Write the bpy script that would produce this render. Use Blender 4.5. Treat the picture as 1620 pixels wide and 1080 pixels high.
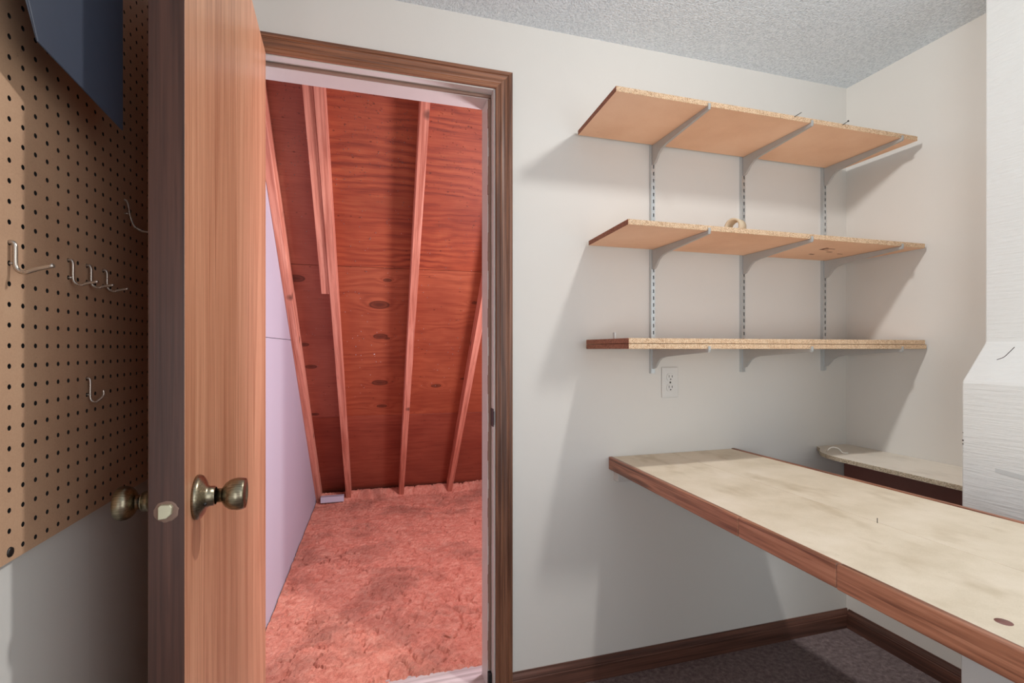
import bpy, bmesh, math, random
from mathutils import Vector, Matrix, noise
random.seed(7)
for o in list(bpy.data.objects): bpy.data.objects.remove(o)
SC = bpy.context.scene; COL = SC.collection
PI = math.pi
# ------------------------------------------------------------------ camera, world, lights, exposure
H = 1.176
cam = bpy.data.cameras.new('camera'); co = bpy.data.objects.new('camera', cam); COL.objects.link(co)
co.location = (0, 0, H); co.rotation_euler = (PI/2, 0, -math.asin(.2849))
cam.sensor_width = 36; cam.lens = 784/1620*36; cam.shift_y = 12/1620; cam.clip_start = .02
SC.camera = co
w = bpy.data.worlds.new('world'); SC.world = w; w.use_nodes = True
w.node_tree.nodes['Background'].inputs[0].default_value = (.75, .8, .9, 1)
w.node_tree.nodes['Background'].inputs[1].default_value = .05
def lamp(name, kind, loc, energy, color, size=.05, rot=None, size_y=None, spread=None):
    l = bpy.data.lights.new(name, kind); l.energy = energy; l.color = color
    if kind == 'AREA':
        l.size = size
        if size_y: l.shape = 'RECTANGLE'; l.size_y = size_y
        if spread: l.spread = spread
    else: l.shadow_soft_size = size
    o = bpy.data.objects.new(name, l); COL.objects.link(o); o.location = loc
    if rot: o.rotation_euler = rot
    return o
def soften(o, socket='Linear', smooth=0.):      # gentler fall-off with distance
    l = o.data; l.use_nodes = True; t = l.node_tree; f = t.nodes.new('ShaderNodeLightFalloff'); f.inputs['Strength'].default_value = 1; f.inputs['Smooth'].default_value = smooth
    t.links.new(f.outputs[socket], t.nodes['Emission'].inputs['Strength']); return o
soften(lamp('ceiling_bulb_light', 'POINT', (.94, .92, 2.135), 11.5, (1, .99, .97), .035), 'Constant')
lamp('room_fill_light', 'AREA', (1.25, -1.4, 1.35), 15, (.88, .95, 1), 1.4, (math.radians(88), 0, 0), 1.5)
lamp('side_fill_light', 'AREA', (-.40, -.95, .95), 25, (.86, .94, 1), 1.1, (0, math.radians(-90), 0), .9)   # added fill lamp without a real source, brightens the right wall
soften(lamp('attic_bulb_light', 'POINT', (.86, 2.02, 1.36), 34, (1, .88, .97), .10), 'Linear', .3)
SC.view_settings.view_transform = 'Standard'; SC.view_settings.look = 'None'
SC.view_settings.exposure = 0.38; SC.view_settings.gamma = 1

# ------------------------------------------------------------------ mesh helpers
ORG = {}
def V(*a): return Vector(a)
def box(bm, x0, x1, y0, y1, z0, z1, mi=0):
    vs = [bm.verts.new(p) for p in ((x0,y0,z0),(x1,y0,z0),(x1,y1,z0),(x0,y1,z0),(x0,y0,z1),(x1,y0,z1),(x1,y1,z1),(x0,y1,z1))]
    fs = [(0,3,2,1),(4,5,6,7),(0,1,5,4),(1,2,6,5),(2,3,7,6),(3,0,4,7)]
    out = []
    for f in fs:
        q = bm.faces.new([vs[i] for i in f]); q.material_index = mi; out.append(q)
    return out   # bottom, top, -y, +x, +y, -x
def prism(bm, pts, fn, a, b, mi=0):
    """polygon pts (u,v) extruded from a to b; fn(u,v,w)->xyz"""
    A = [bm.verts.new(fn(u, v, a)) for u, v in pts]; B = [bm.verts.new(fn(u, v, b)) for u, v in pts]
    n = len(pts); fs = [bm.faces.new(A[::-1]), bm.faces.new(B)]
    for i in range(n): fs.append(bm.faces.new((A[i], A[(i+1) % n], B[(i+1) % n], B[i])))
    for f in fs: f.material_index = mi
    return fs
def lathe(bm, prof, origin, axis, n=32, mi=0):
    axis = Vector(axis).normalized(); t = Vector((0,0,1)) if abs(axis.z) < .9 else Vector((1,0,0))
    a = axis.cross(t).normalized(); b = axis.cross(a); o = Vector(origin); rings = []
    for h, r in prof:
        if r < 1e-5: rings.append([bm.verts.new(o+axis*h)])
        else: rings.append([bm.verts.new(o+axis*h+(a*math.cos(2*PI*i/n)+b*math.sin(2*PI*i/n))*r) for i in range(n)])
    for R0, R1 in zip(rings, rings[1:]):
        for i in range(n):
            j = (i+1) % n
            if len(R0) == 1 and len(R1) == 1: continue
            if len(R0) == 1: f = bm.faces.new((R0[0], R1[i], R1[j]))
            elif len(R1) == 1: f = bm.faces.new((R0[i], R0[j], R1[0]))
            else: f = bm.faces.new((R0[i], R0[j], R1[j], R1[i]))
            f.smooth = True; f.material_index = mi
def smooth_pts(pts, k=6):
    pts = [Vector(p) for p in pts]; out = []
    P = [2*pts[0]-pts[1]] + pts + [2*pts[-1]-pts[-2]]
    for i in range(1, len(P)-2):
        for s in range(k):
            t = s/k; p0, p1, p2, p3 = P[i-1:i+3]
            out.append(.5*((2*p1)+(p2-p0)*t+(2*p0-5*p1+4*p2-p3)*t*t+(3*p1-p0-3*p2+p3)*t**3))
    out.append(pts[-1]); return out
def tube(bm, pts, r, n=10):
    pts = [Vector(p) for p in pts]; rings = []; up = None
    for i, p in enumerate(pts):
        d = (pts[min(i+1, len(pts)-1)]-pts[max(i-1, 0)]).normalized()
        if up is None: up = d.orthogonal().normalized()
        up = (up - d*up.dot(d)).normalized(); s = d.cross(up)
        rings.append([bm.verts.new(p+(up*math.cos(2*PI*k/n)+s*math.sin(2*PI*k/n))*r) for k in range(n)])
    for a, b in zip(rings, rings[1:]):
        for k in range(n):
            f = bm.faces.new((a[k], a[(k+1) % n], b[(k+1) % n], b[k])); f.smooth = True
    bm.faces.new(rings[0][::-1]); bm.faces.new(rings[-1])
def obj(name, bm, mats, parent=None, origin=None, bevel=0, segs=2, local=False):
    """link bm as one mesh object; vertices are in world (or, with local, in the root's) coordinates"""
    if parent is not None: og = ORG[parent.name]
    else: og = Vector(origin) if origin is not None else Vector((0,0,0))
    if parent is not None and origin is not None: sub = Vector(origin)
    else: sub = og
    if not local or parent is None: bmesh.ops.translate(bm, vec=-sub, verts=bm.verts[:])
    bmesh.ops.recalc_face_normals(bm, faces=bm.faces[:])
    me = bpy.data.meshes.new(name); bm.to_mesh(me); bm.free()
    if not isinstance(mats, (list, tuple)): mats = [mats]
    for m in mats: me.materials.append(m)
    o = bpy.data.objects.new(name, me); COL.objects.link(o)
    if parent is not None:
        o.parent = parent; o.location = (0,0,0) if local else sub-og
    else: o.location = og
    ORG[o.name] = Vector(sub)
    if bevel:
        m = o.modifiers.new('bevel', 'BEVEL'); m.width = bevel; m.segments = segs; m.limit_method = 'ANGLE'; m.angle_limit = math.radians(40)
        m.harden_normals = False
    return o
def root(name, loc, rotz=0):
    o = bpy.data.objects.new(name, None); COL.objects.link(o); o.location = loc; o.rotation_euler = (0,0,rotz)
    o.empty_display_size = .05; ORG[o.name] = Vector(loc); return o
def tag(o, label, cat, group=None):
    o['label'] = label; o['category'] = cat
    if group: o['group'] = group
    return o
def struct(o, label=None):
    o['kind'] = 'structure'
    if label: o['label'] = label
    return o
def copy_tree(o, parent=None):
    c = o.copy(); COL.objects.link(c); c.parent = parent; ORG[c.name] = ORG.get(o.name, Vector((0,0,0)))
    for ch in list(o.children): copy_tree(ch, c)
    return c
B = bmesh.new

# ------------------------------------------------------------------ material helpers
class N:
    def __init__(s, name):
        s.m = bpy.data.materials.new(name); s.m.use_nodes = True; s.t = s.m.node_tree; s.b = s.t.nodes['Principled BSDF']
        s.tc = s.t.nodes.new('ShaderNodeTexCoord')
    def n(s, typ, **kw):
        x = s.t.nodes.new('ShaderNode'+typ)
        for k, v in kw.items(): setattr(x, k, v)
        return x
    def l(s, a, b): s.t.links.new(a, b)
    def inp(s, sock, v):
        if hasattr(v, 'is_output') or isinstance(v, bpy.types.NodeSocket): s.l(v, sock)
        else: sock.default_value = v
    def map(s, scale=(1,1,1), rot=(0,0,0), loc=(0,0,0), rnd=False, src=None):
        m = s.n('Mapping'); m.inputs['Scale'].default_value = scale; m.inputs['Rotation'].default_value = rot; m.inputs['Location'].default_value = loc
        s.l(src or s.tc.outputs['Object'], m.inputs['Vector'])
        if rnd:
            oi = s.n('ObjectInfo'); mul = s.n('Vector'+'Math', operation='SCALE'); mul.inputs[0].default_value = (37, 23, 51)
            s.l(oi.outputs['Random'], mul.inputs['Scale']); ad = s.n('VectorMath', operation='ADD')
            s.l(m.outputs[0], ad.inputs[0]); s.l(mul.outputs[0], ad.inputs[1]); return ad.outputs[0]
        return m.outputs[0]
    def noise(s, vec, scale, detail=4, rough=.55, dist=0):
        x = s.n('TexNoise'); s.l(vec, x.inputs['Vector']); x.inputs['Scale'].default_value = scale; x.inputs['Detail'].default_value = detail
        x.inputs['Roughness'].default_value = rough; x.inputs['Distortion'].default_value = dist; return x.outputs['Fac']
    def vor(s, vec, scale, feature='F1', out='Distance'):
        x = s.n('TexVoronoi', feature=feature); s.l(vec, x.inputs['Vector']); x.inputs['Scale'].default_value = scale; return x.outputs[out]
    def ramp(s, fac, stops, interp='LINEAR'):
        r = s.n('ValToRGB'); s.l(fac, r.inputs[0]); e = r.color_ramp; e.interpolation = interp
        while len(e.elements) < len(stops): e.elements.new(.5)
        for el, (p, c) in zip(e.elements, stops):
            el.position = p; el.color = (*c, 1) if isinstance(c, tuple) else (c, c, c, 1)
        return r.outputs[0]
    def mix(s, fac, a, b, mode='MIX'):
        x = s.n('Mix', data_type='RGBA', blend_type=mode); s.inp(x.inputs[0], fac)
        s.inp(x.inputs[6], (*a, 1) if isinstance(a, tuple) else a); s.inp(x.inputs[7], (*b, 1) if isinstance(b, tuple) else b); return x.outputs[2]
    def math(s, op, a, b=0., c=0.):
        x = s.n('Math', operation=op); s.inp(x.inputs[0], a); s.inp(x.inputs[1], b)
        if len(x.inputs) > 2: s.inp(x.inputs[2], c)
        return x.outputs[0]
    def bump(s, h, strength, dist=.002, prev=None):
        x = s.n('Bump'); s.l(h, x.inputs['Height']); x.inputs['Strength'].default_value = strength; x.inputs['Distance'].default_value = dist
        if prev: s.l(prev, x.inputs['Normal'])
        return x.outputs[0]
    def out(s, color, rough=.6, normal=None, metal=0, spec=None):
        s.inp(s.b.inputs['Base Color'], (*color, 1) if isinstance(color, tuple) else color); s.inp(s.b.inputs['Roughness'], rough)
        s.inp(s.b.inputs['Metallic'], metal)
        if spec is not None: s.b.inputs['Specular IOR Level'].default_value = spec
        if normal: s.l(normal, s.b.inputs['Normal'])
        return s.m
def sr(r, g, b):   # sRGB 0-255 -> linear
    return tuple((c/255/12.92 if c/255 <= .04045 else ((c/255+.055)/1.055)**2.4) for c in (r, g, b))

def wood(name, dark, mid, light, axis='z', fine=140, coarse=9, rough=.42, bump=.15, wave=.25, rnd=True, spots=False):
    a = N(name); k = {'x': 0, 'y': 1, 'z': 2}[axis]
    def sc(across, along): v = [across]*3; v[k] = along; return tuple(v)
    v1 = a.map(sc(coarse, .5), rnd=rnd); n1 = a.noise(v1, 1, 3, .5, .6)
    v2 = a.map(sc(fine, 2.5), rnd=rnd); n2 = a.noise(v2, 1, 3, .6)
    v3 = a.map(sc(fine*3, 14), rnd=rnd); n3 = a.noise(v3, 1, 2, .6)
    rings = a.math('SINE', a.math('MULTIPLY', n1, 46.)); rings = a.math('MULTIPLY_ADD', rings, .5, .5)
    f = a.math('ADD', a.math('MULTIPLY', n2, .72), a.math('MULTIPLY', rings, wave*.5)); f = a.math('ADD', f, a.math('MULTIPLY', a.math('SUBTRACT', n1, .5), .5))
    c = a.ramp(f, [(.25, dark), (.5, mid), (.74, light)])
    pores = a.ramp(n3, [(.30, .0), (.42, 1.)]); c = a.mix(a.math('MULTIPLY', a.math('SUBTRACT', 1., pores), .35), c, dark)
    if spots:
        k1 = a.vor(a.map((5, 5, 5), rnd=True), 1); km = a.ramp(k1, [(.06, 1.), (.13, 0.)]); c = a.mix(a.math('MULTIPLY', km, .75), c, tuple(x*.25 for x in dark))
    return a.out(c, rough, a.bump(n2, bump, .001))

def chip(name, cols, scale=350, rough=.8):
    a = N(name); v = a.map((1, 1, 2.2)); vo = a.vor(v, scale, out='Color'); sep = a.n('SeparateColor'); a.l(vo, sep.inputs[0])
    n1 = a.noise(v, 25, 3); f = a.math('ADD', a.math('MULTIPLY', sep.outputs[0], .8), a.math('MULTIPLY', n1, .25))
    c = a.ramp(f, [(.1, cols[0]), (.38, cols[1]), (.7, cols[2]), (.95, cols[3])]); return a.out(c, rough, a.bump(sep.outputs[0], .5, .001))

# painted walls: slight roller texture
def paint(name, col, rough=.55, scale=260, strength=.12, dirt=.05, dark=(.5, .5, .48)):
    a = N(name); n1 = a.noise(a.map(), scale, 2); n2 = a.noise(a.map(), 1.7, 4, .6)
    c = a.mix(a.math('MULTIPLY', a.ramp(n2, [(.45, 0.), (.75, 1.)]), dirt), col, dark); return a.out(c, rough, a.bump(n1, strength, .0012))
M = {}
M['wall'] = paint('wall_paint', sr(213, 210, 204))
M['wall_r'] = M['wall']
def popcorn():
    a = N('popcorn_ceiling'); v = a.map(); n1 = a.noise(v, 130, 3, .6); vo = a.vor(v, 190); h = a.math('SUBTRACT', n1, a.math('MULTIPLY', vo, .5))
    c = a.ramp(n1, [(.3, sr(204, 215, 224)), (.6, sr(234, 243, 250))]); return a.out(c, .9, a.bump(h, .9, .006))
M['ceiling'] = popcorn()
def lowpile():
    a = N('dark_carpet'); n1 = a.noise(a.map(), 700, 2, .7); n2 = a.noise(a.map(), 60, 3, .7); f = a.math('ADD', a.math('MULTIPLY', n1, .75), a.math('MULTIPLY', n2, .25))
    c = a.ramp(f, [(.35, sr(66, 54, 55)), (.5, sr(118, 102, 102)), (.66, sr(198, 184, 180))]); return a.out(c, 1, a.bump(n1, .9, .004), spec=.1)
M['carpet'] = lowpile()
def chimney():
    a = N('painted_chimney'); v = a.map((9, 9, 150)); n1 = a.noise(v, 1, 4, .6, .3); n2 = a.noise(a.map(), 90, 3); n3 = a.noise(a.map(), 3.2, 5, .65)
    c = a.mix(a.math('MULTIPLY', a.ramp(n3, [(.58, 0.), (.8, 1.)]), .35), sr(216, 217, 214), sr(182, 183, 178))
    nb = a.bump(n1, .55, .004); nb = a.bump(n2, .2, .002, nb); nb = a.bump(n3, .5, .012, nb); return a.out(c, .42, nb)
M['chimney'] = chimney()
M['white_trim'] = paint('white_trim_paint', sr(206, 203, 199), .4, 60, .1, .3, (.4, .38, .36))
M['attic_white'] = paint('attic_drywall', sr(190, 184, 198), .7, 40, .15, .12, (.62, .5, .56))
M['casing_v'] = wood('casing_wood_upright', sr(78, 48, 34), sr(136, 92, 68), sr(168, 120, 90), 'z', 150, 14, .42, .12, .15)
M['casing_h'] = wood('casing_wood_level', sr(88, 54, 38), sr(150, 100, 72), sr(176, 124, 92), 'x', 150, 14, .42, .12, .15)
M['base_x'] = wood('baseboard_wood_x', sr(70, 46, 38), sr(104, 70, 58), sr(130, 92, 78), 'x', 130, 14, .35, .1, .2)
M['base_y'] = wood('baseboard_wood_y', sr(70, 46, 38), sr(104, 70, 58), sr(130, 92, 78), 'y', 130, 14, .35, .1, .2)
M['door_face'] = wood('oak_door_face', sr(166, 112, 82), sr(206, 152, 118), sr(222, 172, 138), 'z', 210, 9, .38, .12, .2, rnd=False)
M['door_edge'] = wood('door_edge_shaded_wood', sr(58, 32, 25), sr(88, 54, 43), sr(108, 70, 57), 'z', 120, 20, .4, .25, .1, rnd=False)  # edge colour darkened to keep it shaded under the fill light
M['trim_wood'] = wood('table_trim_wood', sr(98, 58, 42), sr(160, 106, 80), sr(188, 134, 106), 'y', 90, 26, .38, .1, .35)
M['rafter'] = wood('rafter_lumber', sr(182, 106, 84), sr(222, 150, 126), sr(236, 174, 150), 'y', 60, 18, .7, .2, .35, spots=True)
M['chip_edge'] = chip('particleboard_edge', (sr(140, 98, 70), sr(212, 172, 134), sr(230, 198, 162), sr(244, 222, 194)), 480)
M['chip_edge_grey'] = chip('grey_particleboard_edge', (sr(96, 84, 66), sr(160, 146, 122), sr(192, 178, 154), sr(216, 204, 182)))
M['chip_end'] = chip('stained_end', (sr(90, 52, 38), sr(136, 84, 62), sr(156, 100, 76), sr(176, 120, 94)), 300)
def board(name, c0, c1, c2, stain=(0, 0, 0), st=.0, rough=.6, k=1):
    a = N(name); n1 = a.noise(a.map((3, 3, 3), rnd=True), 1*k, 5, .6); n2 = a.noise(a.map(rnd=True), 420, 2); n3 = a.noise(a.map((1, .55, 1), rnd=True), 9, 3, .6)
    f = a.math('ADD', a.math('MULTIPLY', n1, .8), a.math('MULTIPLY', n2, .2)); c = a.ramp(f, [(.32, c0), (.5, c1), (.68, c2)])
    if st: c = a.mix(a.math('MULTIPLY', a.ramp(n3, [(.56, 0.), (.74, 1.)]), st), c, stain)
    fl = a.ramp(a.noise(a.map((1, .6, 1), rnd=True), 55, 4, .85), [(.27, 1.), (.34, 0.)]); c = a.mix(a.math('MULTIPLY', fl, .4), c, tuple(x*.5 for x in c0)); return a.out(c, rough, a.bump(n2, .1, .001))
M['shelf_face'] = board('shelf_board_face', sr(228, 182, 146), sr(240, 198, 164), sr(248, 210, 178))
M['worktop'] = board('worktop_fibreboard', sr(206, 192, 168), sr(220, 207, 185), sr(230, 218, 199), sr(172, 152, 120), .55, .55, 2.2)
M['ledge_face'] = board('ledge_face', sr(208, 200, 186), sr(222, 214, 201), sr(230, 223, 211), sr(150, 136, 116), .3, .5)
M['peg'] = board('pegboard_hardboard', sr(176, 140, 112), sr(194, 156, 126), sr(206, 170, 138), rough=.5)
def plain(name, col, rough=.5, metal=0, nz=None):
    a = N(name); n1 = a.noise(a.map(), nz or 60, 3); c = a.mix(a.math('MULTIPLY', n1, .25), col, tuple(x*.7 for x in col)); return a.out(c, a.math('MULTIPLY_ADD', n1, .12, rough-.06), None, metal)
M['steel'] = plain('grey_painted_steel', sr(178, 178, 176), .4, .15)
M['zinc'] = plain('zinc_steel', sr(205, 210, 212), .3, .75)
M['wire'] = plain('hook_wire', sr(200, 190, 178), .28, .9)
def brassm():
    a = N('antique_brass'); n1 = a.noise(a.map((1, 400, 400)), 1, 2); c = a.ramp(n1, [(.3, sr(120, 111, 92)), (.7, sr(164, 153, 130))]); return a.out(c, .3, a.bump(n1, .06, .0005), 1)
M['brass'] = brassm()
M['latch'] = plain('latch_plate', sr(206, 200, 172), .35, .6)
M['dark_metal'] = plain('dark_bronze', sr(70, 54, 56), .4, .6)
M['nail'] = plain('nail_steel', sr(70, 66, 64), .4, .8)
M['white_plastic'] = plain('outlet_plastic', sr(214, 213, 209), .35)
M['black'] = plain('black_rubber', sr(22, 20, 20), .7)
M['stamp'] = plain('stamp_ink', sr(110, 66, 44), .8)
M['brown_panel'] = plain('dark_brown_panel', sr(124, 80, 72), .5)
M['foam'] = plain('weatherstrip_brown', sr(140, 112, 98), .8)
M['gloss'] = plain('glossy_dark_sheet', sr(62, 68, 82), .35)
M['gloss'].node_tree.nodes['Principled BSDF'].inputs['Specular IOR Level'].default_value = .35
M['cord'] = plain('white_cord', sr(232, 228, 218), .7)
M['kraft'] = plain('kraft_card', sr(214, 194, 164), .7)
M['threshold'] = wood('threshold_wood', sr(150, 140, 136), sr(196, 186, 184), sr(222, 214, 212), 'x', 60, 14, .5, .2, .2)
def shag():
    a = N('salmon_shag'); n1 = a.noise(a.map(), 420, 3, .7); n2 = a.noise(a.map(), 3.2, 4, .6, .5); n3 = a.noise(a.map((1, 1.3, 1)), 22, 4, .65, .8)
    f = a.math('ADD', a.math('MULTIPLY', n1, .55), a.math('MULTIPLY', n3, .45)); c = a.ramp(f, [(.3, sr(168, 80, 62)), (.48, sr(234, 150, 128)), (.66, sr(251, 194, 170))])
    c = a.mix(a.math('MULTIPLY', a.ramp(n2, [(.48, 0.), (.64, 1.)]), .5), c, sr(150, 100, 86)); sp = a.ramp(a.noise(a.map(), 55, 3, .85), [(.27, 1.), (.33, 0.)])
    c = a.mix(a.math('MULTIPLY', sp, .75), c, sr(84, 30, 28)); return a.out(c, 1, a.bump(n1, 1, .006), spec=.05)
M['shag'] = shag()
KNOTS = [(0.108,1.958,1),(0.115,1.725,.75),(0.151,1.71,.35),(0.113,1.332,.9),(0.126,1.104,.6),(-0.299,2.116,.8),(-0.305,1.659,.55),(-0.28,1.48,.6),(-0.294,1.041,.5),(0.149,2.125,.4),(0.469,1.292,.6),(0.637,1.988,.4),(0.638,1.355,.3),(0.365,2.538,.4)]
def ply(name, dark, mid, light, seed, freq=26, knots=True, amp=4.5, wv=.2):
    dark, mid, light = [tuple(q**.95*.76+.006 for q in c) for c in (dark, mid, light)]; a = N(name); sp = a.n('SeparateXYZ'); a.l(a.tc.outputs['Object'], sp.inputs[0]); x, y = sp.outputs[0], sp.outputs[1]
    low = a.noise(a.map((1.3, 4.5, 1), loc=(seed, seed*.7, 0)), 1, 3, .55, .4); fine = a.noise(a.map((6, 160, 1), loc=(seed, 0, 0)), 1, 3, .6)
    fib = a.noise(a.map((14, 420, 1)), 1, 2, .6)
    wob = a.noise(a.map((5, 9, 1), loc=(seed*2, 0, 0)), 1, 2, .5); ph = a.math('MULTIPLY_ADD', y, freq, a.math('MULTIPLY_ADD', low, amp*3.6, a.math('MULTIPLY', wob, amp*.8))); dk = None; halo = None
    if knots:
        for kx, ky, s in KNOTS:
            dx = a.math('MULTIPLY', a.math('SUBTRACT', x, kx), 20/s); dy = a.math('MULTIPLY', a.math('SUBTRACT', y, ky), 40/s)
            r2 = a.math('ADD', a.math('MULTIPLY', dx, dx), a.math('MULTIPLY', dy, dy)); g = a.math('POWER', 2.718, a.math('MULTIPLY', r2, -.25))
            halo = g if halo is None else a.math('MAXIMUM', halo, g)
        ph = a.math('MULTIPLY_ADD', halo, 5., ph)
    s = a.math('MULTIPLY_ADD', a.math('SINE', a.math('MULTIPLY', ph, 3.0)), .5, .5)
    cst = a.ramp(a.noise(a.map((2.2, 3.5, 1), loc=(0, seed, 0)), 1, 2), [(.35, .15), (.62, 1.)]); s = a.math('MULTIPLY_ADD', a.math('SUBTRACT', s, .5), cst, .5); f = a.math('ADD', a.math('MULTIPLY', s, wv), a.math('MULTIPLY', fine, .74-wv)); f = a.math('ADD', f, a.math('MULTIPLY', low, .3))
    blot = a.ramp(a.noise(a.map((2.2, 2.6, 1), loc=(seed, 3, 0)), 1, 4, .6, .5), [(.36, 0.), (.64, 1.)]); c = a.ramp(f, [(.28, dark), (.5, mid), (.76, light)]); c = a.mix(a.math('MULTIPLY', blot, .42), c, (dark[0]*.9, dark[1]*.55, dark[2]*.55)); c = a.mix(a.math('MULTIPLY', a.ramp(fib, [(.3, 1.), (.45, 0.)]), .25), c, dark)
    if knots:
        kd = a.ramp(halo, [(.66, 0.), (.74, 1.)]); kr = a.ramp(halo, [(.70, 0.), (.78, 1.), (.86, .65), (1., .9)])
        c = a.mix(a.math('MULTIPLY', kr, .85), c, tuple(q*.22 for q in dark))
    vs = a.ramp(a.vor(a.map((14, 20, 1), loc=(seed, 0, 0)), 1), [(.05, 1.), (.09, 0.)]); c = a.mix(a.math('MULTIPLY', vs, .6), c, tuple(q*.25 for q in dark))
    return a.out(c, .62, a.bump(fine, .25, .002))
M['ply_a'] = ply('plywood_orange', sr(142, 62, 38), sr(190, 96, 60), sr(214, 122, 80), 2.3, 40, amp=3)
M['ply_b'] = ply('plywood_striped', sr(120, 44, 24), sr(186, 84, 48), sr(214, 116, 70), 6.1, 52, False, 3, .26)
M['ply_c'] = ply('plywood_pinkish', sr(148, 78, 62), sr(190, 108, 84), sr(206, 126, 102), 9.4, 16, wv=.07, amp=2)
M['ply_d'] = ply('plywood_lower', sr(130, 56, 40), sr(176, 88, 62), sr(198, 108, 78), 12.2, 40, wv=.12, amp=2)

# ------------------------------------------------------------------ room shell
YW, YB, XR, XL, YF, ZC = 1.613, 1.733, 1.961, -.432, -1.6, 2.282
b = B(); box(b, XL-.1, XR+.1, YF-.1, YW, -.06, 0); struct(obj('floor', b, M['carpet']), 'dark brown low pile carpet floor')
b = B(); box(b, XL-.1, XR+.1, YF-.1, YW, ZC, ZC+.06); struct(obj('ceiling', b, M['ceiling']), 'pale grey textured ceiling of the room')
XJL, XJR, ZH = -.325, .415, 2.045      # opening faces of the jambs, head height
b = B()
box(b, XL-.1, XJL-.02, YW, YB, -.06, 2.44); box(b, XJR+.02, XR+.1, YW, YB, -.06, 2.44); box(b, XJL-.02, XJR+.02, YW, YB, ZH+.02, 2.44)
struct(obj('wall_back', b, M['wall']), 'off-white back wall with the closet doorway and shelves')
b = B(); box(b, XR, XR+.1, YF-.1, YW, 0, ZC); struct(obj('wall_right', b, M['wall_r']), 'off-white side wall beyond the shelves')
b = B(); box(b, XL-.1, XL, YF-.1, YW, 0, ZC); struct(obj('wall_left', b, M['wall']), 'off-white side wall below the pegboard')
b = B(); box(b, XL-.1, XR+.1, YF-.1, YF, 0, ZC); struct(obj('wall_front', b, M['carpet']), 'dark wall behind the camera')

# baseboards: cove cap over flat board
BP = [(0,0),(.012,0),(.012,.052),(.0105,.056),(.011,.058),(.0085,.066),(.005,.074),(.004,.079),(0,.079)]
b = B(); prism(b, BP, lambda d, z, w: (w, YW-d, z), .478, XR); struct(obj('baseboard_back', b, M['base_x']), 'brown wooden baseboard under the shelves')
b = B(); prism(b, BP, lambda d, z, w: (XR-d, w, z), .98, YW-.012); struct(obj('baseboard_right', b, M['base_y']), 'brown wooden baseboard along the side wall')
b = B(); prism(b, BP, lambda d, z, w: (XL+d, w, z), -1.5, YW); struct(obj('baseboard_left', b, M['base_y']), 'brown wooden baseboard on the pegboard wall')

# casing with grooves, mitred
t = root('trim_1', (0, YW, 0)); struct(t, 'brown grooved wooden casing around the closet doorway')
CP = [(0,0),(0,.010),(.003,.0125),(.010,.0130),(.0115,.0112),(.014,.0112),(.0155,.0132),(.020,.0145),(.028,.0135),(.036,.0145),(.0395,.0160),(.0415,.0138),(.0435,.0138),(.045,.0165),(.053,.0170),(.057,.0150),(.057,0)]
ci0, ci1, cz = XJL-.005, XJR+.005, ZH+.004
def casing(seg):
    b = B()
    ends = {'left': (lambda w, d: (ci0-w, YW-d, 0), lambda w, d: (ci0-w, YW-d, cz+w)),
            'head': (lambda w, d: (ci0-w, YW-d, cz+w), lambda w, d: (ci1+w, YW-d, cz+w)),
            'right': (lambda w, d: (ci1+w, YW-d, cz+w), lambda w, d: (ci1+w, YW-d, 0))}[seg]
    A = [b.verts.new(ends[0](*p)) for p in CP]; Bv = [b.verts.new(ends[1](*p)) for p in CP]; n = len(CP)
    b.faces.new(A); b.faces.new(Bv[::-1])
    for i in range(n): b.faces.new((A[i], A[(i+1) % n], Bv[(i+1) % n], Bv[i]))
    return b
obj('side_casing', casing('left'), M['casing_v'], t); obj('head_casing', casing('head'), M['casing_h'], t); obj('side_casing', casing('right'), M['casing_v'], t)

# white jamb, stops, weatherstrip, strike plate
t = root('trim_2', (0, YW, 0)); struct(t, 'white painted door frame inside the doorway')
b = B(); box(b, XJR, XJR+.02, YW-.002, YB+.004, 0, ZH+.02); obj('side_jamb', b, M['white_trim'], t, bevel=.0015)
b = B(); box(b, XJL-.02, XJL, YW-.002, YB+.004, 0, ZH+.02); obj('side_jamb', b, M['white_trim'], t, bevel=.0015)
b = B(); box(b, XJL, XJR, YW-.002, YB+.004, ZH, ZH+.02); obj('head_jamb', b, M['white_trim'], t, bevel=.0015)
b = B(); box(b, XJR-.012, XJR, 1.652, YB+.002, 0, ZH-.012); obj('door_stop', b, M['white_trim'], t, bevel=.002)
b = B(); box(b, XJL, XJL+.012, 1.652, YB+.002, 0, ZH-.012); obj('door_stop', b, M['white_trim'], t, bevel=.002)
b = B(); box(b, XJL, XJR, 1.652, YB+.002, ZH-.012, ZH); obj('door_stop', b, M['white_trim'], t, bevel=.002)
b = B()                                   # wavy strip on the right stop
for i in range(60):
    z0, z1 = .08+i*.0325, .08+(i+1)*.0325
    w0 = .0095+.0018*math.sin(i*.9)+.0016*(random.random()-.5)
    box(b, XJR-w0, XJR-.001, 1.6445+.001*math.sin(i*.7), 1.6525, z0, z1)
obj('weatherstrip', b, M['foam'], t)
b = B(); box(b, XJL+.001, XJR-.001, 1.6455, 1.6525, ZH-.0105, ZH-.001); obj('weatherstrip', b, M['foam'], t)
b = B(); box(b, XJR-.0125, XJR-.0005, 1.634, 1.6515, 0, .075); obj('corner_seal_pad', b, M['black'], t, bevel=.003)['label'] = 'black pad at the foot of the jamb'
b = B(); box(b, XJR-.0025, XJR+.001, 1.612, 1.642, .915, .975); box(b, XJR-.004, XJR, 1.604, 1.613, .922, .968)
obj('strike_plate', b, M['dark_metal'], t, bevel=.001)['label'] = 'dark metal strike plate'
b = B(); box(b, XJL, XJR, YW+.01, 1.80, -.001, .012); struct(obj('trim_3', b, M['threshold'], bevel=.004), 'pale worn threshold under the doorway')

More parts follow.
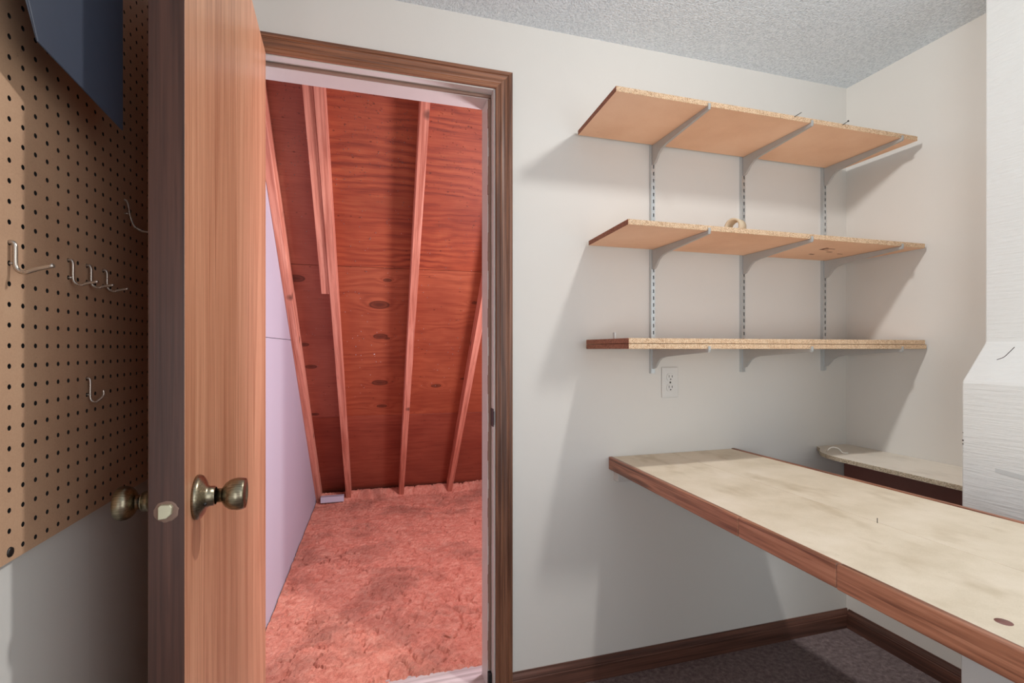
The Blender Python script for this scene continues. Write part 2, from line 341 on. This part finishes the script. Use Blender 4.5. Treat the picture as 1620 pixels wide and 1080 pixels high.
# ------------------------------------------------------------------ door leaf
PHI = math.radians(2.37)
t = root('door_1', (-.278, YW, 0), PHI); ORG[t.name] = Vector((0,0,0)); struct(t, 'open orange-brown oak veneer door with brass knobs')
LT = .0444; LW = .808
b = B()
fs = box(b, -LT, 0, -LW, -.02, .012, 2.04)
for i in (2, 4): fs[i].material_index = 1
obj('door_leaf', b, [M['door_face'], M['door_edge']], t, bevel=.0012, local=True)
KZ, KY = .949, -LW+.061
ROSE = [(0,0),(0,.0335),(.003,.0338),(.007,.032),(.0085,.029),(.010,.0275),(.014,.0175),(.018,.0150),(.024,.0148),(.0245,.0128),(.026,.0132)]
KNOB = [(.024,0),(.024,.0105),(.034,.0105),(.0355,.0125),(.037,.0148),(.040,.0185),(.045,.0222),(.050,.0240),(.057,.0248),(.063,.0242),(.066,.0232),(.0672,.0222),(.0668,.0205),(.0655,.0180),(.0645,.012),(.0635,.006),(.063,0)]
for sx, x0 in ((1, 0.0), (-1, -LT)):
    b = B(); lathe(b, ROSE, (x0, KY, KZ), (sx, 0, 0), 48); r = obj('knob_rose', b, M['brass'], t, local=True)
    b = B(); lathe(b, [(h if h < .024 or sx == 1 else .024+(h-.024)*.76, r) for h, r in KNOB], (x0, KY, KZ), (sx, 0, 0), 48); obj('door_knob', b, M['brass'], t, local=True)
    if sx == 1:
        b = B(); lathe(b, [(0,.0026),(.002,.0024),(.0025,0)], (x0+.0145, KY-.0155, KZ-.0075), (.3, -1, -.4), 16); o = obj('set_screw', b, M['nail'], r, local=True)
        o['label'] = 'small screw in the knob neck'
# edge latch: round drive-in face with chipped wood around it and a bevelled bolt
b = B(); lathe(b, [(0,.0150),(.0006,.0148),(.0010,.0125),(.0010,0)], (-LT/2, -LW, KZ-.001), (0, -1, 0), 28)
for f in b.verts:
    r = 1+.12*noise.noise(f.co*260); f.co.x = -LT/2+(f.co.x+LT/2)*r; f.co.z = KZ+(f.co.z-KZ)*r
obj('latch_mortise', b, M['foam'], t, local=True)['label'] = 'rough chipped ring around the latch'
b = B(); prism(b, [(-.0075,-.0100),(.0015,-.0095),(.0075,-.0040),(.0085,.0060),(.0060,.0095),(-.0060,.0100),(-.0085,.0070),(-.0085,-.0095)], lambda u, v, q: (-LT/2+u, -LW-q, KZ+v), 0, .007)
obj('latch_bolt', b, M['latch'], t, bevel=.001, local=True)['label'] = 'pale metal latch bolt'
for hz in (.25, 1.80):
    b = B(); lathe(b, [(0,0),(0,.006),(.09,.006),(.09,0)], (-LT-.004, -.012, hz), (0, 0, 1), 12); box(b, -LT-.001, -.008, -.0215, -.0195, hz, hz+.09); obj('hinge', b, M['brass'], t, local=True)

# ------------------------------------------------------------------ closet under the roof
MR = 1.05; al = math.atan(MR); Y0 = 4.155; RZ = -math.radians(1.335)   # roof pitch and slight skew of the closet
t = root('roof_1', (0, Y0, 0)); t.rotation_euler = (PI-al, 0, RZ); ORG[t.name] = Vector((0,0,0)); struct(t, 'sloping plywood roof underside with reddish rafters')
def rf(x, s, d=0): return (x, Y0-s*math.cos(al)-d*math.sin(al), s*math.sin(al)-d*math.cos(al))
def sheet(x0, x1, s0, s1, m):
    b = B(); box(b, x0+.0012, x1-.0012, s0+.0015, s1-.0015, -.013, 0); return obj('plywood_sheet', b, M[m], t, local=True, bevel=.001, segs=1)
rows = [(-.12, 1.005), (1.005, 2.20), (2.20, 3.43)]
sheet(-.50, -.115, *rows[0], 'ply_d'); sheet(-.115, .665, *rows[0], 'ply_d'); sheet(.665, 1.9, *rows[0], 'ply_d')
sheet(-.50, -.115, *rows[1], 'ply_c'); sheet(-.115, .281, *rows[1], 'ply_a'); sheet(.281, 1.9, *rows[1], 'ply_a')
sheet(-.50, -.115, *rows[2], 'ply_c'); sheet(-.115, .281, *rows[2], 'ply_b'); sheet(.281, 1.9, *rows[2], 'ply_b')
b = B(); box(b, -.5, 1.9, -.12, 3.43, -.03, -.0135); obj('roof_deck_backing', b, M['black'], t, local=True)
for i, (x, w) in enumerate(((-.3485, .036), (-.134, .038), (.262, .038), (.645, .038), (1.051, .038), (1.457, .038))):
    b = B(); box(b, x, x+w, -.02 if i else .02, 3.40, .0005, .089); obj('rafter', b, M['rafter'], t, local=True, bevel=.002)
b = B(); box(b, -.174, -.1355, 2.083, 3.40, .0005, .080); o = obj('rafter_sister', b, M['rafter'], t, local=True, bevel=.002); o['label'] = 'short board nailed beside the rafter'
# nail points poking through the sheathing
b = B()
for i in range(900):
    x = random.uniform(-.34, .62); s = 3.2-abs(random.gauss(0, .34)) if i % 3 else random.uniform(1.2, 3.2)
    if any(abs(x-c) < .03 for c in (-.33, -.115, .281, .664)) or -.18 < x < -.08: continue
    r = random.uniform(.0014, .0030); h = random.uniform(.002, .007); c = V(x, s, 0)
    vs = [b.verts.new(c+V(r*math.cos(k*2.094), r*math.sin(k*2.094), 0)) for k in range(3)]; top = b.verts.new(c+V(0, 0, h))
    for k in range(3): b.faces.new((vs[k], vs[(k+1) % 3], top))
o = obj('nail_points', b, M['zinc'], t, local=True); o['kind'] = 'stuff'; o['label'] = 'tiny bright nail points through the sheathing'

XA = -.37; SY = 4.14
def tri(fn_x0, x1, name, m, lab):
    b = B(); prism(b, [(YB, 0), (Y0-.02, 0), (Y0-.02, .005), (YB, (Y0-YB)*MR-.03)], lambda y, z, w: (w, y, z), fn_x0, x1); return struct(obj(name, b, m), lab)
# left closet wall in two drywall sheets with a joint at z 1.22
XA = -.349
t = root('wall_closet_left', (0, Y0, 0), RZ); ORG[t.name] = Vector((0,0,0)); struct(t, 'white drywall side wall of the closet')
zj = 1.225; yj = Y0-zj/MR
b = B(); prism(b, [(YB+.01, 0), (Y0-.05, 0), (yj-.03, zj-.001), (YB+.01, zj-.001)], lambda y, z, w: (w, y-Y0, z), XA-.03, XA); obj('drywall_sheet', b, M['attic_white'], t, bevel=.001, segs=1, local=True)
b = B(); prism(b, [(YB+.01, zj+.001), (yj-.03, zj+.001), (YB+.01, (Y0-YB)*MR-.05)], lambda y, z, w: (w, y-Y0, z), XA-.03, XA); obj('drywall_sheet', b, M['attic_white'], t, bevel=.001, segs=1, local=True)
tri(1.62, 1.66, 'wall_closet_right', M['attic_white'], 'white drywall end wall of the closet')
b = B(); box(b, -.46, 1.66, YB, Y0+.05, -.06, 0); struct(obj('floor_closet', b, M['black']), 'subfloor under the pink carpet')  # black, so the open gap at the eave reads as deep shade
# carpet: displaced pile, running up over the plate at the eave
def shag_mesh():
    b = B(); st = .0085; nx = int((1.62-XA)/st); ny = int((4.055-1.775)/st); g = []
    for j in range(ny+1):
        y = 1.775+j*st; row = []; xo = (y-Y0)*.0233+.004
        for i in range(nx+1):
            x = XA+xo+i*st
            p = V(x, y, 0)
            z = .020 + .006*noise.noise(p*9) + .0045*noise.noise(p*55+V(3, 0, 0)) + .006*(random.random()-.5)
            cr = abs(noise.noise(V(x*6, y*4, 5)+.6*V(noise.noise(p*14), noise.noise(p*13+V(9, 9, 9)), 0)))
            if cr < .05: z -= .015*(1-cr/.05)
            ye = 3.985; s = min(1, max(0, (y-ye)/.05)); z += .055*s*s*(3-2*s)
            if y < 1.80: z -= .012*(1-(y-1.775)/.025)
            row.append(b.verts.new((x+(random.random()-.5)*.003 if 0 < i < nx else x, y+(random.random()-.5)*.004, z)))
        g.append(row)
    for j in range(ny):
        for i in range(nx): b.faces.new((g[j][i], g[j][i+1], g[j+1][i+1], g[j+1][i]))
    for r in (g[0],):
        lo = [b.verts.new((v.co.x, v.co.y, .0)) for v in r]
        for i in range(nx): b.faces.new((lo[i], lo[i+1], r[i+1], r[i]))
    return b
o = obj('shag_carpet', shag_mesh(), M['shag']); tag(o, 'salmon pink shag carpet covering the closet floor', 'carpet')
b = B(); box(b, -.315, -.15, 3.925, 3.980, .032, .074); tag(obj('white_block', b, M['attic_white'], origin=(-.24, 4.0, .045), bevel=.003), 'short white board lying at the foot of the rafters by the closet wall', 'board')

# ------------------------------------------------------------------ pegboard with real holes
t = root('pegboard', (-.42, 1.0, .914)); tag(t, 'brown perforated pegboard fixed on the wall behind the door', 'pegboard')
P = .0254; XP, TH = -.42, .005; py0, pz0 = .47, .9135; ny, nz = 44, 51
b = B(); HR = .0034
def ring(cy, cz, x): return [b.verts.new((x, cy+HR*math.cos(k*PI/4), cz+HR*math.sin(k*PI/4))) for k in range(8)]
grid = {}
def gv(i, j):   # half-pitch grid
    if (i, j) not in grid: grid[i, j] = b.verts.new((XP, py0+i*P/2, pz0+j*P/2))
    return grid[i, j]
for i in range(ny):
    for j in range(nz):
        I, J = 2*i, 2*j; o8 = [gv(I+2, J+1), gv(I+2, J+2), gv(I+1, J+2), gv(I, J+2), gv(I, J+1), gv(I, J), gv(I+1, J), gv(I+2, J)]
        r0 = ring(py0+(i+.5)*P, pz0+(j+.5)*P, XP); r1 = ring(py0+(i+.5)*P, pz0+(j+.5)*P, XP-TH)
        for k in range(8):
            q = (k+1) % 8; b.faces.new((o8[k], o8[q], r0[q], r0[k])); b.faces.new((r0[k], r0[q], r1[q], r1[k])).material_index = 1
y1, z1 = py0+ny*P, pz0+nz*P
for (a, c) in (((py0, pz0), (y1, pz0)), ((y1, pz0), (y1, z1)), ((y1, z1), (py0, z1)), ((py0, z1), (py0, pz0))):
    b.faces.new([b.verts.new(p) for p in ((XP, a[0], a[1]), (XP, c[0], c[1]), (XP-TH, c[0], c[1]), (XP-TH, a[0], a[1]))])
obj('perforated_sheet', b, [M['peg'], M['black']], t)  # hole walls black: dark fibre plus the shade inside the holes
b = B()
for y in (.49, 1.02, 1.55): box(b, XL+.0008, XP-TH-.0016, y-.009, y+.009, pz0+.005, z1-.005)
obj('furring_strip', b, M['black'], t)
b = B(); box(b, XP-TH-.0015, XP-TH-.0004, py0+.002, y1-.002, pz0+.002, z1-.002); obj('hole_shade_sheet', b, M['black'], t)  # added black sheet standing in for the shade behind the holes
b = B(); lathe(b, [(-.004,0),(-.004,.0055),(0,.0062),(.0012,.0058),(.0018,.003),(.0014,0)], (XP, .7636, .9253), (1, 0, 0), 20); obj('screw', b, M['nail'], t)['label'] = 'dark screw head near the bottom edge'

def hook(y, z, reach, drop, rise, lab, r=.0021, curl=False):
    y = py0+(round((y-py0)/P-.5)+.5)*P; z = pz0+(round((z-pz0)/P-.5)+.5)*P; x = XP
    if curl: pts = [(-.004,0),(.002,.0005),(.0045,-.004),(.0045,-drop+.008),(.0065,-drop+.001),(.011,-drop-.001),(.016,-drop+.002),(reach,-drop+.009),(reach,-drop+rise)]
    else: pts = [(-.004,0),(.003,.0005),(.0055,-.0035),(.0058,-.010),(.006,-drop+.009),(.009,-drop+.002),(.016,-drop),(reach*.6,-drop+rise*.45),(reach,-drop+rise)]
    b = B(); tube(b, smooth_pts([(x+u, y, z+v) for u, v in pts], 5), r)
    tube(b, [(x-.004, y, z-P), (x+.006, y, z-P)], r*.7, 8)
    o = obj('pegboard_hook', b, M['wire'], origin=(x, y, z)); return tag(o, lab, 'hook', 'wire hooks on the pegboard')
hook(.7727, 1.316, .045, .036, .010, 'thick bent steel hook on the lit strip of the pegboard', .0027)
hook(.884, 1.315, .037, .036, .006, 'first of three thin hooks in a row, beside the lit strip')
hook(.939, 1.315, .036, .034, .005, 'middle one of three thin hooks in a row on the pegboard')
hook(.990, 1.315, .036, .034, .005, 'last of three thin hooks in a row, nearest the door')
hook(.937, 1.118, .022, .036, .018, 'small lone hook with upturned end low on the pegboard', .0018, True)
b = B(); hy = py0+(round((1.075-py0)/P-.5)+.5)*P
tube(b, smooth_pts([(XP-.004, hy, 1.447), (XP+.002, hy, 1.447), (XP+.006, hy, 1.440), (XP+.009, hy, 1.420), (XP+.016, hy, 1.400), (XP+.030, hy, 1.392), (XP+.050, hy, 1.393), (XP+.062, hy, 1.400)], 5), .002)
tube(b, [(XP-.004, hy, 1.423), (XP+.008, hy, 1.423)], .0014, 8)
tag(obj('pegboard_hook', b, M['wire'], origin=(XP, hy, 1.447)), 'large curved hook half hidden behind the door edge', 'hook', 'wire hooks on the pegboard')

# dark glossy panel hung off the pegboard
t = root('wall_pocket', (-.36, .80, 1.52)); tag(t, 'glossy dark blue panel hanging on the pegboard above the hooks', 'wall pocket')
b = B()
pts = [(.7245, 1.541), (.873, 1.501), (.873, 1.93), (.600, 1.93)]
xt = lambda y: -.372+(y-.7245)*.182
A = [b.verts.new((xt(y), y, z)) for y, z in pts]; offs = [(.002, .000), (.002, 0), (.014, 0), (.014, -.012)]
Bk = [b.verts.new((xt(y)-ox, y+oy, z)) for (y, z), (ox, oy) in zip(pts, offs)]
b.faces.new(A[::-1]); b.faces.new(Bk)
for i in range(4): b.faces.new((A[i], A[(i+1) % 4], Bk[(i+1) % 4], Bk[i]))
obj('face_sheet', b, M['gloss'], t, bevel=.0008)
b = B()
box(b, XP, -.375, .745, .775, 1.84, 1.90)
obj('hanger', b, M['dark_metal'], t)

# ------------------------------------------------------------------ outlet
t = root('outlet', (1.095, YW, 1.05)); tag(t, 'off-white double power outlet on the wall below the lowest shelf', 'outlet')
ox, oz = 1.095, 1.0515
b = B(); box(b, ox-.035, ox+.035, YW-.006, YW, oz-.057, oz+.057); obj('cover_plate', b, M['white_plastic'], t, bevel=.003)
b = B(); lathe(b, [(0,.0035),(.0012,.003),(.0012,0)], (ox, YW-.006, oz), (0, -1, 0), 16); obj('screw', b, M['nail'], t)
for dz in (-.0195, .0195):
    b = B(); pts = []
    for k in range(24):
        a = k*PI/12; pts.append((.017*math.cos(a), max(-.0135, min(.0135, .017*math.sin(a)))))
    prism(b, pts, lambda u, v, q: (ox+u, YW-.006-q, oz+dz+v), 0, .0022); so = obj('socket', b, M['white_plastic'], t, bevel=.0006)
    b = B()
    box(b, ox-.0075, ox-.0055, YW-.0084, YW-.0080, oz+dz-.001, oz+dz+.008); box(b, ox+.0052, ox+.0076, YW-.0084, YW-.0080, oz+dz-.001, oz+dz+.007)
    prism(b, [(.0026*math.cos(k*PI/5), .0026*math.sin(k*PI/5)) for k in range(10)], lambda u, v, q: (ox+u, YW-.0080-q, oz+dz-.0075+v), 0, .0004)
    ob = obj('contact_slots', b, M['black'], t)

# ------------------------------------------------------------------ shelving: standards, brackets, boards
XS = (1.017, 1.420, 1.828); ZT, ZM, ZB = 1.925, 1.541, 1.176
def standard():
    b = B(); z0, z1 = -.0, .865; wd, dp = .0080, .0125
    box(b, -wd, -wd+.0016, -dp, 0, z0, z1); box(b, wd-.0016, wd, -dp, 0, z0, z1)
    s = z0; box(b, -wd, wd, -dp-.0012, -dp, z0, z0+.016); s = z0+.016
    box(b, -wd, -.0002, -dp-.0012, -dp, s, z1); box(b, .0042, wd, -dp-.0012, -dp, s, z1)
    while s < z1-.02:
        box(b, -.0002, .0042, -dp-.0012, -dp, s+.0130, min(s+.0254, z1)); s += .0254
    return b
words = ('left', 'middle', 'right')
first = None
for k, x in enumerate(XS):
    if k == 0:
        o = obj('shelf_standard', standard(), M['zinc']); first = o
    else: o = copy_tree(first)
    o.location = (x, YW, 1.087)
    tag(o, ('slotted steel wall strip directly above the power outlet, leftmost of three', 'slotted steel wall strip in the middle of the three', 'slotted steel wall strip nearest the room corner')[k], 'shelf standard', 'slotted wall strips')
BR = [(.0135,0),(.322,0),(.322,.009),(.3235,.009),(.3245,-.003),(.322,-.010),(.300,-.0115),(.16,-.0215),(.095,-.027),(.070,-.0325),(.052,-.043),(.040,-.057),(.028,-.069),(.0135,-.073)]
def bracket():
    b = B(); prism(b, BR, lambda d, z, w: (w, -d, z), -.0045, .0045); return b
proto = None
tier = {0: 'top', 1: 'middle', 2: 'bottom'}
for j, z in enumerate((ZT, ZM, ZB)):
    for k, x in enumerate(XS):
        if proto is None: o = proto = obj('shelf_bracket', bracket(), M['steel'], bevel=.0012)
        else: o = copy_tree(proto)
        o.location = (x+.001, YW, z)
        tag(o, 'grey steel bracket under the %s shelf, %s of its three' % (tier[j], ('leftmost', 'middle one', 'rightmost')[k]), 'shelf bracket', 'grey shelf brackets')
YS0, YS1 = 1.294, 1.5985
def shelf(name, x0, x1, z0, z1, lab, y0=YS0, xb0=None):
    b = B(); fs = box(b, x0, x1, y0, YS1, z0, z1)
    if xb0 is not None:
        for v in b.verts:
            if v.co.y > YS1-.001 and v.co.x < x0+.001: v.co.x = xb0
    fs[2].material_index = 1; fs[4].material_index = 1; fs[3].material_index = 2; fs[5].material_index = 2
    return tag(obj(name, b, [M['shelf_face'], M['chip_edge'], M['chip_end']], origin=((x0+x1)/2, YS1, z0), bevel=.0008, segs=1), lab, 'shelf', 'particleboard shelves on the wall')
shelf('shelf_board', .700, 1.908, ZT+.0005, ZT+.0165, 'top particleboard shelf, with two nails in its front edge', xb0=.716)
sb = shelf('shelf_board', .739, 1.945, ZM+.0005, ZM+.0165, 'middle particleboard shelf, with a small card roll on it', xb0=.757)
shelf('shelf_board', .741, 1.953, ZB+.0005, ZB+.0155, 'lower board of the doubled bottom shelf, resting on the brackets', xb0=.748)
shelf('shelf_board', .741, 1.946, ZB+.0170, ZB+.0325, 'upper board of the doubled bottom shelf, holding a small metal clip', xb0=.748)
b = B()                       # faint printed mark on the underside
for (x0, x1, y0, y1) in ((1.640, 1.662, 1.497, 1.507), (1.600, 1.640, 1.418, 1.424), (1.600, 1.612, 1.392, 1.420), (1.612, 1.650, 1.400, 1.405), (1.664, 1.690, 1.445, 1.452), (1.74, 1.765, 1.466, 1.471)):
    box(b, x0, x1, y0, y1, ZM+.0002, ZM+.0008)
c = obj('stamp_mark', b, M['stamp'], sb); c['kind'] = 'stuff'; c['label'] = 'brown printed mark on the underside'
# small things on the shelves
for x, lean, head in ((1.351, (.028, .0, .018), False), (1.556, (.024, 0, .016), True)):
    b = B(); p0 = V(x, YS0-.0008, ZT+.012); p1 = p0+V(*lean)
    tube(b, [p0+V(.003, .004, -.002), p0, p0+V(.002, -.004, .002), p1], .0011, 8)
    if head: lathe(b, [(0,0),(0,.0030),(.0012,.0030),(.0012,0)], p1, lean, 12)
    tag(obj('nail', b, M['nail'], origin=p0), 'bent headless nail in the top shelf edge, left of the pair' if not head else 'nail with round head in the top shelf edge, right of the pair', 'nail', 'nails in the top shelf edge')
b = B(); cr_ = V(1.196, 1.385, ZM+.0167+.028)
lathe(b, [(-.020,.021),(-.0205,.0245),(-.020,.028),(.020,.028),(.0205,.0245),(.020,.021),(-.020,.021)], cr_, (-.93, -.37, 0), 40)
tag(obj('card_roll', b, M['kraft'], origin=cr_-V(0, 0, .028)), 'small tan card roll standing on the middle shelf', 'card roll')
b = B(); z = ZB+.0325; box(b, .752, .7575, 1.40, 1.412, z, z+.020); box(b, .7575, .762, 1.404, 1.408, z+.011, z+.014); box(b, .7575, .7605, 1.404, 1.408, z+.004, z+.006)
tag(obj('shelf_clip', b, M['steel'], origin=(.755, 1.406, z), bevel=.0008), 'small grey metal clip standing at the left end of the bottom shelf', 'clip')

# ------------------------------------------------------------------ workbench
WX0, WX1 = .842, .795          # front edge x at the wall and at y=0
t = root('workbench', (1.1, .6, 0)); tag(t, 'long workbench with beige board top and wooden edge strips', 'table')
YE = -.45
def fx(y): return .842+(y-1.613)*(-(.795-.842)/1.613)
def rx(y): return 1.386+(1.613-y)*.0366
def quad(b, x0f, x1f, y0, y1, z0, z1):
    P4 = [(x0f(y0), y0), (x1f(y0), y0), (x1f(y1), y1), (x0f(y1), y1)]; prism(b, P4, lambda u, v, q: (u, v, q), z0, z1)
ZT0 = .7435; ZT1 = .7885
b = B(); quad(b, lambda y: fx(y)+.0155, lambda y: 1.1022, YE, YW-.0015, ZT0+.026, ZT1-.001); obj('top_board', b, M['worktop'], t, bevel=.0008, segs=1)
b = B(); quad(b, lambda y: 1.1045, lambda y: rx(y)-.0145, YE, YW-.0015, ZT0+.026, ZT1-.0012); obj('top_board', b, M['worktop'], t, bevel=.0008, segs=1)
for (y0, y1, dx) in ((.945, YW-.001, 0), (.690, .9445, .0003), (YE, .6893, -.0022)):
    b = B(); quad(b, lambda y: fx(y)+dx, lambda y: fx(y)+.0150, y0, y1, ZT0, ZT1+.0005); obj('edge_strip', b, M['trim_wood'], t, bevel=.0035, segs=3)
b = B(); quad(b, lambda y: rx(y)-.0140, lambda y: rx(y), YE, YW-.001, ZT0+.01, ZT1+.0015); obj('edge_strip', b, M['trim_wood'], t, bevel=.0035, segs=3)
b = B(); quad(b, lambda y: fx(y)+.02, lambda y: rx(y)-.02, YE+.02, YW-.02, ZT0+.012, ZT0+.0255); obj('under_board', b, M['shelf_face'], t)
b = B(); box(b, .862, 1.36, YW-.034, YW-.0005, ZT0-.040, ZT0+.012); obj('wall_cleat', b, M['white_trim'], t, bevel=.002)['label'] = 'white cleat under the wall end'
# end support: painted panels, greyed to put their shade into the colour
b = B(); box(b, .868, .886, YE+.03, .527, 0, ZT0+.011); M['shaded_paint'] = paint('support_panel_shaded_paint', sr(166, 164, 160), .5); obj('side_panel', b, M['shaded_paint'], t, bevel=.001)
b = B(); box(b, .886, 1.37, .509, .527, 0, ZT0+.011); obj('end_panel', b, M['shaded_paint'], t, bevel=.001)
# bored hole and nail
b = B(); lathe(b, [(0,.0105),(.0004,.0102),(.0004,0)], (.8604+.012, .477, ZT1-.0012), (0, 0, 1), 24); obj('bored_hole', b, M['brown_panel'], t)['label'] = 'dark bored hole in the top'
b = B(); tube(b, [(1.0982, .829, ZT1-.001), (1.0982, .829, ZT1+.010)], .0008, 8); tag(obj('nail', b, M['nail'], origin=(1.0982, .829, ZT1)), 'tiny nail standing upright in the workbench top', 'nail')

# ------------------------------------------------------------------ corner ledge, brown panel, chimney
b = B(); pts = [(XR-.001, 1.612), (XR-.001, .962), (1.690, .962), (1.690, 1.42), (1.697, 1.475), (1.713, 1.515), (1.738, 1.545), (1.775, 1.575), (1.80, 1.612)]
fs = prism(b, pts, lambda u, v, q: (u, v, q), .757, .773)
for f in fs[2:]: f.material_index = 1
tag(obj('corner_ledge', b, [M['ledge_face'], M['chip_edge_grey']], origin=(1.9, 1.3, .757), bevel=.0008, segs=1), 'pale round-cornered particleboard ledge in the room corner beside the chimney', 'shelf')
b = B(); box(b, XR-.020, XR-.001, .962, YW-.006, .47, .7565); tag(obj('backing_panel', b, M['brown_panel'], origin=(XR-.01, 1.3, .47), bevel=.001), 'dark brown panel on the side wall under the corner ledge', 'panel')
b = B(); tube(b, smooth_pts([(1.748, 1.520, .7755), (1.738, 1.508, .780), (1.740, 1.500, .790), (1.752, 1.492, .794), (1.764, 1.482, .789), (1.768, 1.470, .7765), (1.785, 1.462, .7755)], 5), .0024)
tag(obj('cord_loop', b, M['cord'], origin=(1.77, 1.48, .773)), 'white cord loop lying on the corner ledge', 'cord')
b = B()
CH = [(1.580, 0), (1.580, 1.083), (1.583, 1.090), (1.670, 1.190), (1.674, 1.197), (1.676, ZC-.001), (XR, ZC-.001), (XR, 0)]
prism(b, CH, lambda u, v, q: (u, q, v), -.35, .958)
o = obj('chimney_breast', b, M['chimney'], bevel=.004); o['kind'] = 'structure'; o['label'] = 'white painted chimney with a sloped shoulder at the picture edge'

M['patch'] = paint('grey_tape_paint', sr(196, 198, 196), .5, 120, .1)
ORG[o.name] = Vector((0, 0, 0))
def patch(pts, name, lab, x):
    b = B(); prism(b, pts, lambda u, v, q: (q, u, v), x-.0009, x+.0005); c = obj(name, b, M['patch'], o); c['label'] = lab
patch([(.8815, .8655), (.8815, .8545), (.70, .8350), (.70, .8500)], 'painted_tape', 'grey painted-over tape strip low on the chimney', 1.580)
patch([(.9020, 1.2160), (.8985, 1.2010), (.70, 1.2010), (.70, 1.2090), (.885, 1.2120)], 'painted_tape', 'grey ridge of old paint above the shoulder', 1.6755)
b = B(); tube(b, smooth_pts([(1.6326, .9078, 1.1472), (1.6387, .896, 1.1542), (1.6505, .8901, 1.1678), (1.6622, .8856, 1.1812)], 4), .0009, 6)
c = obj('crack', b, M['dark_metal'], o); c['label'] = 'dark crack in the shoulder paint'
b = B()
for y, z, r in ((.9578, .925, .0025), (.9578, .915, .0018), (.9578, .946, .0012)): lathe(b, [(-.0005, 0), (-.0005, r), (.001, r*.8), (.0012, 0)], (1.5802, y-.003, z), (-1, 0, 0), 8)
c = obj('paint_chips', b, M['dark_metal'], o); c['kind'] = 'stuff'

# ceiling lamp holder (above the frame)
t = root('ceiling_lamp', (.94, .92, ZC)); tag(t, 'white ceiling lamp holder above the workbench', 'ceiling lamp')
b = B(); lathe(b, [(0,0),(0,.055),(-.012,.055),(-.03,.040),(-.045,.022),(-.055,.020),(-.055,0)], (.94, .92, ZC), (0, 0, 1), 32); obj('lamp_base', b, M['white_plastic'], t)
